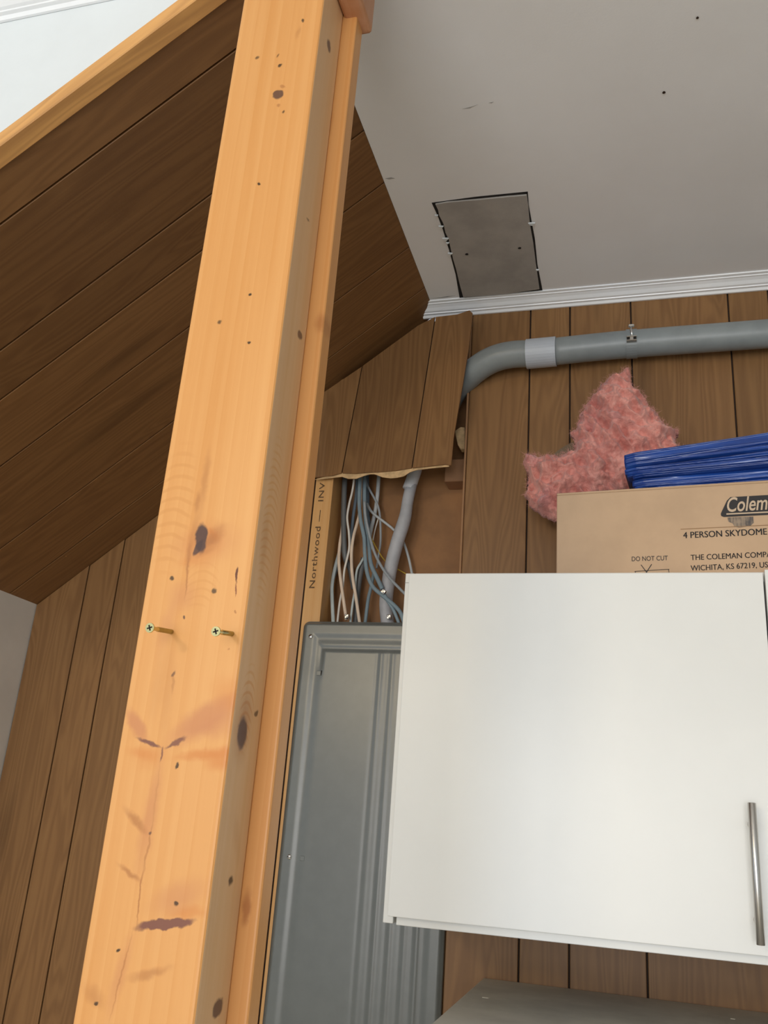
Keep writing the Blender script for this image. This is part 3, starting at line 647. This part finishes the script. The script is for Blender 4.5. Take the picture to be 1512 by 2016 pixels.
def print_text(s, p0, p1, hpx, name='lettering', mat=INK, off=0., shear=0., y=-.0006, sp=1., full=None, bold=0.):
    """s set so that its given part spans p0-p1 (baseline points)"""
    a = onbox(*p0); b2 = onbox(*p1)
    m_ = Matrix(((1, 0, 0, 0), (0, 0, -1, 0), (0, 1, 0, 0), (0, 0, 0, 1)))
    bm = text_bm(s, 1., m_, shear, off, sp); bold_ = bm.copy() if bold else None; ref = text_bm(full or s, 1., m_, shear, off, sp)
    x0 = min(v.co.x for v in ref.verts); x1 = max(v.co.x for v in ref.verts); ref.free()
    k = (b2[0]-a[0])/(x1-x0); kz = hpx*1.5/1790/.72; ang = math.atan2(b2[1]-a[1], b2[0]-a[0])
    if bold:
        for v in bold_.verts: v.co.x += bold; v.co.y -= .0
        me = bpy.data.meshes.new('t'); bold_.to_mesh(me); bold_.free(); bm.from_mesh(me); bpy.data.meshes.remove(me)
    for v in bm.verts:
        xx = (v.co.x-x0)*k; v.co = Vector((a[0]+xx, y, a[1]+v.co.z*kz+xx*math.tan(ang)))
    bm.transform(MB_); return build(name, bm, mat, bx)
print_text('4 PERSON SKYDOME', (1345,1060), (1500,1053), 13.5, bold=.035, full='4 PERSON SKYDOM')
print_text('THE COLEMAN COMPANY, INC.', (1360,1103), (1509,1097), 11.5, bold=.022, full='THE COLEMAN COMP')
print_text('WICHITA, KS 67219, USA', (1360,1124), (1512,1117), 11.5, bold=.022, full='WICHITA, KS 67219, US')
print_text('DO NOT CUT', (1244,1105), (1315,1103), 10, off=.004)
# logo plate
A_ = [onbox(*p) for p in ((1419,1012),(1421,1007),(1431,986),(1438,979),(1512,974.5))]
B_ = [onbox(*p) for p in ((1512,1014),(1425,1018),(1420,1016))]
rx = .16
lp = [A_[0], A_[1], A_[2], A_[3], (A_[4][0]+rx, A_[4][1]+.0), (A_[4][0]+rx+.012, A_[4][1]-.006), (B_[0][0]+rx, B_[0][1]), B_[1], B_[2]]
bm = bmesh.new(); prism(bm, lp, 1, -.0007, 0); bm.transform(MB_); build('logo_plate', bm, INK, bx)
print_text('Coleman', (1432,1008), (1512,1003), 31, 'logo_lettering', plain('card_print', c3(.62, .47, .33), .7), off=.012, shear=.25, y=-.0011, full='Colem')
def strip(p0, p1, t, mat, name, y=-.0011, ext=0.):
    a = onbox(*p0); b2 = onbox(*p1); dx = b2[0]-a[0]; dz = b2[1]-a[1]; b2 = (b2[0]+ext, b2[1]+ext*dz/dx)
    bm = bmesh.new(); prism(bm, [(a[0], a[1]-t/2), (b2[0], b2[1]-t/2), (b2[0], b2[1]+t/2), (a[0], a[1]+t/2)], 1, y, 0)
    bm.transform(MB_); return build(name, bm, mat, bx)
strip((1430,1012.5),(1512,1008.5), .0022, bpy.data.materials['card_print'], 'logo_rule', ext=.15)
strip((1340,1042),(1512,1034), .0009, plain('brown_print_rule', c3(.30, .17, .08), .8), 'printed_rule', -.0007, ext=.2)
# faded ink smudge below the logo
def smudge():
    m, nt, b = new_mat('ink_smudge'); g = G(nt); o = g.obj()
    n1 = g.noise(g.mapping(o, scale=(260, 1, 30)), 1., 3, .6); n2 = g.noise(o, 60, 3, .6)
    f = g.mapr(g.math('ADD', g.math('MULTIPLY', n1, .5), g.math('MULTIPLY', n2, .5)), .38, .62)
    g.put(b.inputs['Base Color'], g.mix(f, c3(.33, .25, .18), c3(.09, .08, .078))); b.inputs['Roughness'].default_value = .8; return m
bm = bmesh.new(); prism(bm, [onbox(*p) for p in ((1432,1019),(1483,1017),(1484,1029),(1478,1035),(1456,1039),(1446,1037),(1443,1031),(1434,1027))], 1, -.0005, 0); bm.transform(MB_); build('ink_smudge', bm, smudge(), bx)
# do-not-cut blade mark
for p0, p1 in (((1262,1112),(1274,1128)), ((1283,1111),(1272,1128))):
    a = onbox(*p0); b2 = onbox(*p1); d = Vector((b2[0]-a[0], 0, b2[1]-a[1])).normalized()*.0006; bm = bmesh.new()
    prism(bm, [(a[0]-d.z, a[1]+d.x), (a[0]+d.z, a[1]-d.x), (b2[0]+d.z, b2[1]-d.x), (b2[0]-d.z, b2[1]+d.x)], 1, -.0007, 0); bm.transform(MB_); build('blade_mark', bm, INK, bx)
c0 = onbox(1250,1125); c1 = onbox(1317,1121)
bm = bmesh.new(); cc = smooth_path([Vector((c0[0], -.0004, c0[1]-.006)), Vector((c0[0]+.001, -.0004, c0[1]-.001)), Vector((c0[0]+.004, -.0004, c0[1])), Vector((c1[0]-.004, -.0004, c1[1])), Vector((c1[0]-.001, -.0004, c1[1]-.001)), Vector((c1[0], -.0004, c1[1]-.006))], 5)
tube(bm, cc, .0005, 6); bm.transform(MB_); build('blade_outline', bm, INK, bx)

# ------------------------------------------------------------------ folded blue tarpaulin
m, nt, b = new_mat('blue_tarpaulin'); g = G(nt); o = g.obj()
nz = g.noise(g.mapping(o, scale=(7, 20, 70)), 1., 4, .6); wf = g.noise(g.mapping(o, scale=(5, 8, 45)), 1., 3, .55)
col = g.mix(g.mapr(nz, .35, .7), c3(.008, .038, .22), c3(.02, .085, .38)); col = g.mix(g.math('MULTIPLY', g.mapr(wf, .68, .80), .3), col, c3(.22, .33, .58))
g.put(b.inputs['Base Color'], col); b.inputs['Roughness'].default_value = .27; b.inputs['Coat Weight'].default_value = .5; b.inputs['Coat Roughness'].default_value = .1
g.bump(g.noise(g.mapping(o, scale=(14, 14, 90)), 1., 2, .5), .35, .003, b)
TARP = m
tp = empty('tarpaulin', MB_ @ Vector((.3, .1, BH)), 'folded shiny blue plastic tarpaulin on the cardboard box', 'tarpaulin')
def fold_layer(x0, x1, z0a, z1a, z0b, z1b, y0, dep, seed, name='fold', bulge=.010):
    """one folded layer: rounded nose towards the room, rippled; heights given at both ends"""
    bm = bmesh.new(); NX, NV = 110, 40; rows = []
    for i in range(NX+1):
        u = i/NX; xx = x0+(x1-x0)*u; za = z0a+(z0b-z0a)*u; zb = z1a+(z1b-z1a)*u; row = []
        for j in range(NV+1):
            v = j/NV*math.pi*1.0                                  # nose profile
            zc = (za+zb)/2; hh = (zb-za)/2
            n1 = noise.noise(Vector((xx*4+seed, v*.8, seed*3)))
            n2 = noise.noise(Vector((xx*1.6-seed, v*1.7+n1*1.2, seed)))
            rd = 1-abs(n2)*2
            yy = y0-bulge*math.sin(v)*(.7+.6*n1)-.0055*max(0, rd)**2*math.sin(v)
            if u < .04: yy += (.04-u)/.04*.006
            zz = zc-hh*math.cos(v)+.002*n1*math.sin(v)
            row.append(bm.verts.new((xx, yy, zz)))
        row = [bm.verts.new((xx, y0+dep, za))]+row+[bm.verts.new((xx, y0+dep, zb))]
        rows.append(row)
    for i in range(NX):
        for j in range(len(rows[0])-1): bm.faces.new([rows[i][j], rows[i][j+1], rows[i+1][j+1], rows[i+1][j]])
        bm.faces.new([rows[i][-1], rows[i][0], rows[i+1][0], rows[i+1][-1]])
    bm.faces.new(rows[0]); bm.faces.new(rows[-1][::-1]); bm.transform(MB_)
    return build(name, bm, TARP, tp, smooth=True)
tx0 = onbox(1226, 955)[0]; tx1 = onbox(1241, 955)[0]; tx2 = onbox(1272, 955)[0]
ztl = onbox(1226, 895)[1]; ztr = onbox(1512, 850)[1]; sc_ = .60/(onbox(1512, 850)[0]-tx0)
zA = ztl-BH+.015; zB = zA+(ztr-ztl)*1.0                                   # thickness left, and at the frame edge
xr = onbox(1512, 850)[0]; kk = (BW-.01-tx0)/(xr-tx0); zBe = zA+(zB-zA)*kk
fr = [(.0, .12, tx2), (.11, .22, tx1+.004), (.21, .36, tx1), (.35, .46, tx1+.002), (.45, .56, tx0+.004), (.55, .66, tx0), (.65, .74, tx0+.002), (.73, 1.0, tx0)]
for k, (a, b2, xs) in enumerate(fr):
    fold_layer(xs, BW-.012+.004*(k % 2), BH+.0006+zA*a, BH+.0006+zA*b2, BH+.0006+zBe*a, BH+.0006+zBe*b2, .030+.004*(k % 3)+(.004 if k > 3 else 0), .13, 3.1*k+1.3, bulge=.007+.003*(k % 2))

# ------------------------------------------------------------------ pink insulation
def insul_mat():
    m, nt, b = new_mat('pink_fibreglass'); g = G(nt); o = g.obj()
    n1 = g.noise(g.mapping(o, scale=(1, 1, 1)), 22, 6, .62, .6); n2 = g.noise(g.mapping(o, rot=(0, .5, 0), scale=(30, 30, 14)), 1., 5, .7, .8); n3 = g.noise(o, 9, 3)
    col = g.mix(g.mapr(n1, .35, .65), c3(.55, .19, .155), c3(.78, .36, .30)); col = g.mix(g.math('MULTIPLY', g.mapr(n2, .5, .75), .5), col, c3(.82, .48, .41))
    col = g.mix(g.math('MULTIPLY', g.mapr(n3, .55, .7), .5), col, c3(.60, .30, .31))
    g.put(b.inputs['Base Color'], col); b.inputs['Roughness'].default_value = .95; b.inputs['Specular IOR Level'].default_value = .1
    b.inputs['Sheen Weight'].default_value = .3
    g.bump(g.math('ADD', n1, n2), .9, .006, b); return m
INS = insul_mat()
sil = [(950,112),(985,135),(1000,262),(1085,330),(1150,440),(1240,540),(1312,645),(1408,655),(1380,770),(1500,860),(1500,1000),(1000,1250),(700,1300),(560,1330),(560,1900),(430,1900),(400,1500),(300,1440),(205,1400),(120,1340),(60,1240),(85,1120),(80,1020),(35,930),(70,876),(190,885),(300,866),(350,885),(480,835),(500,760),(455,690),(512,640),(540,520),(600,420),(700,300),(800,190),(880,165)]
sil = [P(1020+x_/4.447, 700+y_/4.447, 1.70) for x_, y_ in sil]; sil = [(p.x, p.z) for p in sil]
def sd_poly(x_, z_):
    ins = False; dm = 1e9; n = len(sil)
    for i in range(n):
        ax_, az = sil[i]; bx_, bz = sil[(i+1) % n]
        ex, ez = bx_-ax_, bz-az; t = max(0, min(1, ((x_-ax_)*ex+(z_-az)*ez)/(ex*ex+ez*ez)))
        dm = min(dm, math.hypot(x_-ax_-t*ex, z_-az-t*ez))
        if (az > z_) != (bz > z_) and x_ < ax_+(z_-az)*ex/ez: ins = not ins
    return dm if ins else -dm
ib = empty('insulation_batt', (-.09, 1.72, Z1), 'torn pink fibreglass insulation stuffed behind the cardboard box', 'insulation')
xs_ = [p[0] for p in sil]; zs_ = [p[1] for p in sil]; ST = .0021
nx_ = int((max(xs_)-min(xs_))/ST)+3; nz_ = int((max(zs_)-min(zs_))/ST)+3
bm = bmesh.new(); grid = {}
for i in range(nx_):
    for j in range(nz_):
        x_ = min(xs_)-ST+i*ST; z_ = min(zs_)-ST+j*ST
        wx = noise.noise(Vector((x_*90, z_*90, 5)))*.004+noise.noise(Vector((x_*260, z_*260, 9)))*.0025
        d = sd_poly(x_, z_)+wx
        if d < 0: continue
        th = .048*(1-math.exp(-d/.018))
        v3 = Vector((x_, z_, 1.3))
        clump = noise.fractal(v3*26, .7, 2.1, 5)
        rid = 1-abs(noise.noise(Vector((x_*34+z_*26, z_*16-x_*10, 4.))))*2
        f_ = .016*clump+.020*(rid-.4)+.008*(1-abs(noise.noise(v3*40+Vector((0, 0, 3))))*2.2)+.003*noise.noise(v3*150)
        k_ = min(1, d/.012)
        yf = 1.700-th*.85-f_*k_; yb = 1.712+th*.55
        if x_ > BO.x-.012 and z_ < BZ0+BH+.004: yf = max(yf, 1.674); yb = max(yb, yf+.006)
        grid[i, j] = (bm.verts.new((x_, yf, z_)), bm.verts.new((x_, min(yb, YW-.003), z_)), d)
for (i, j), (a, b2, d) in list(grid.items()):
    q = [(i, j), (i+1, j), (i+1, j+1), (i, j+1)]
    if all(t in grid for t in q):
        bm.faces.new([grid[t][0] for t in q]); bm.faces.new([grid[t][1] for t in q[::-1]])
for e in [e for e in bm.edges if e.is_boundary]: pass
bd = {}
front = {grid[k][0]: grid[k][1] for k in grid}
for e in [e for e in bm.edges if e.is_boundary]:
    a, b2 = e.verts
    if a in front and b2 in front:
        try: bm.faces.new([a, b2, front[b2], front[a]])
        except ValueError: pass
for v in [v for v in bm.verts if not v.link_faces]: bm.verts.remove(v)
wool = build('wool', bm, INS, ib, smooth=True)
# loose fibres round the edge
bm = bmesh.new(); rr = random.Random(5); n_f = 0
keys = [k for k in grid if grid[k][2] < .010]; inner = list(grid)
for _ in range(3200):
    k = rr.choice(keys) if rr.random() < .93 else rr.choice(inner); x_ = min(xs_)-ST+k[0]*ST; z_ = min(zs_)-ST+k[1]*ST; 
    try: base = Vector((x_, 1.69, z_))
    except ReferenceError:
        d = grid[k][2]; base = Vector((x_, 1.700-.04*(1-math.exp(-d/.018)), z_))
    if base.z < BZ0+BH-.02 and base.x > BO.x: continue
    a = rr.uniform(0, 6.283); ln = rr.uniform(.003, .011); dirv = Vector((math.cos(a), rr.uniform(-.5, .3), math.sin(a)))
    b1 = base+dirv*ln*.5+Vector((0, -.002, rr.uniform(-.002, .002))); b2 = base+dirv*ln+Vector((rr.uniform(-.004, .004), 0, rr.uniform(-.004, .004)))
    wv_ = Vector((-dirv.z, 0, dirv.x)).normalized()*.00016
    v = [bm.verts.new(base-wv_), bm.verts.new(base+wv_), bm.verts.new(b1+wv_), bm.verts.new(b1-wv_), bm.verts.new(b2)]
    bm.faces.new([v[0], v[1], v[2], v[3]]); bm.faces.new([v[3], v[2], v[4]])
tag(build('loose_fibres', bm, plain('pink_fibre', c3(.68, .32, .28), .9, var=.1, vscale=40), ib), 'fine pink fibres along the edges', kind='stuff')
# brown paper facing showing behind
pf = [P(*p, 1.765) for p in ((1085,900),(1098,888),(1115,877),(1128,871),(1140,880),(1140,905),(1100,906))]
bm = bmesh.new(); prism(bm, [(p.x, p.z) for p in pf], 1, 1.763, 1.766); tag(build('paper_facing', bm, plain('brown_paper', c3(.20, .14, .085), .8), ib), 'brown paper facing')

# ------------------------------------------------------------------ low unit under the wall cabinet
lu = empty('low_cabinet', (.25, 1.5, 0), 'low cabinet with grey worktop below the white wall cabinet', 'cabinet')
ZL = CAMZ-.257
bm = bmesh.new(); box(bm, -.281, .93, 1.16, YW-.003, ZL-.028, ZL, .002, 2); top = build('worktop', bm, COUNTER, lu)
bm = bmesh.new(); box(bm, -.27, .92, 1.19, YW-.006, 0, ZL-.0285, .002, 1); build('body', bm, CABW, lu)
for px, py, a in ((957,1964,.006), (1443,2006,.004)):
    d = R_*((px-756)/F)-U_*((py-1008)/F)+_f; d = d*((ZL-CAMZ)/d.z)
    bm = bmesh.new(); prism(bm, [(d.x-a, d.y-a*.6), (d.x+a*.7, d.y-a*.8), (d.x+a, d.y+a*.5), (d.x-a*.6, d.y+a*.8)], 2, ZL, ZL+.0006)
    build('paint_fleck', bm, plain('cream_paint_fleck', c3(.70, .66, .55), .6), lu)
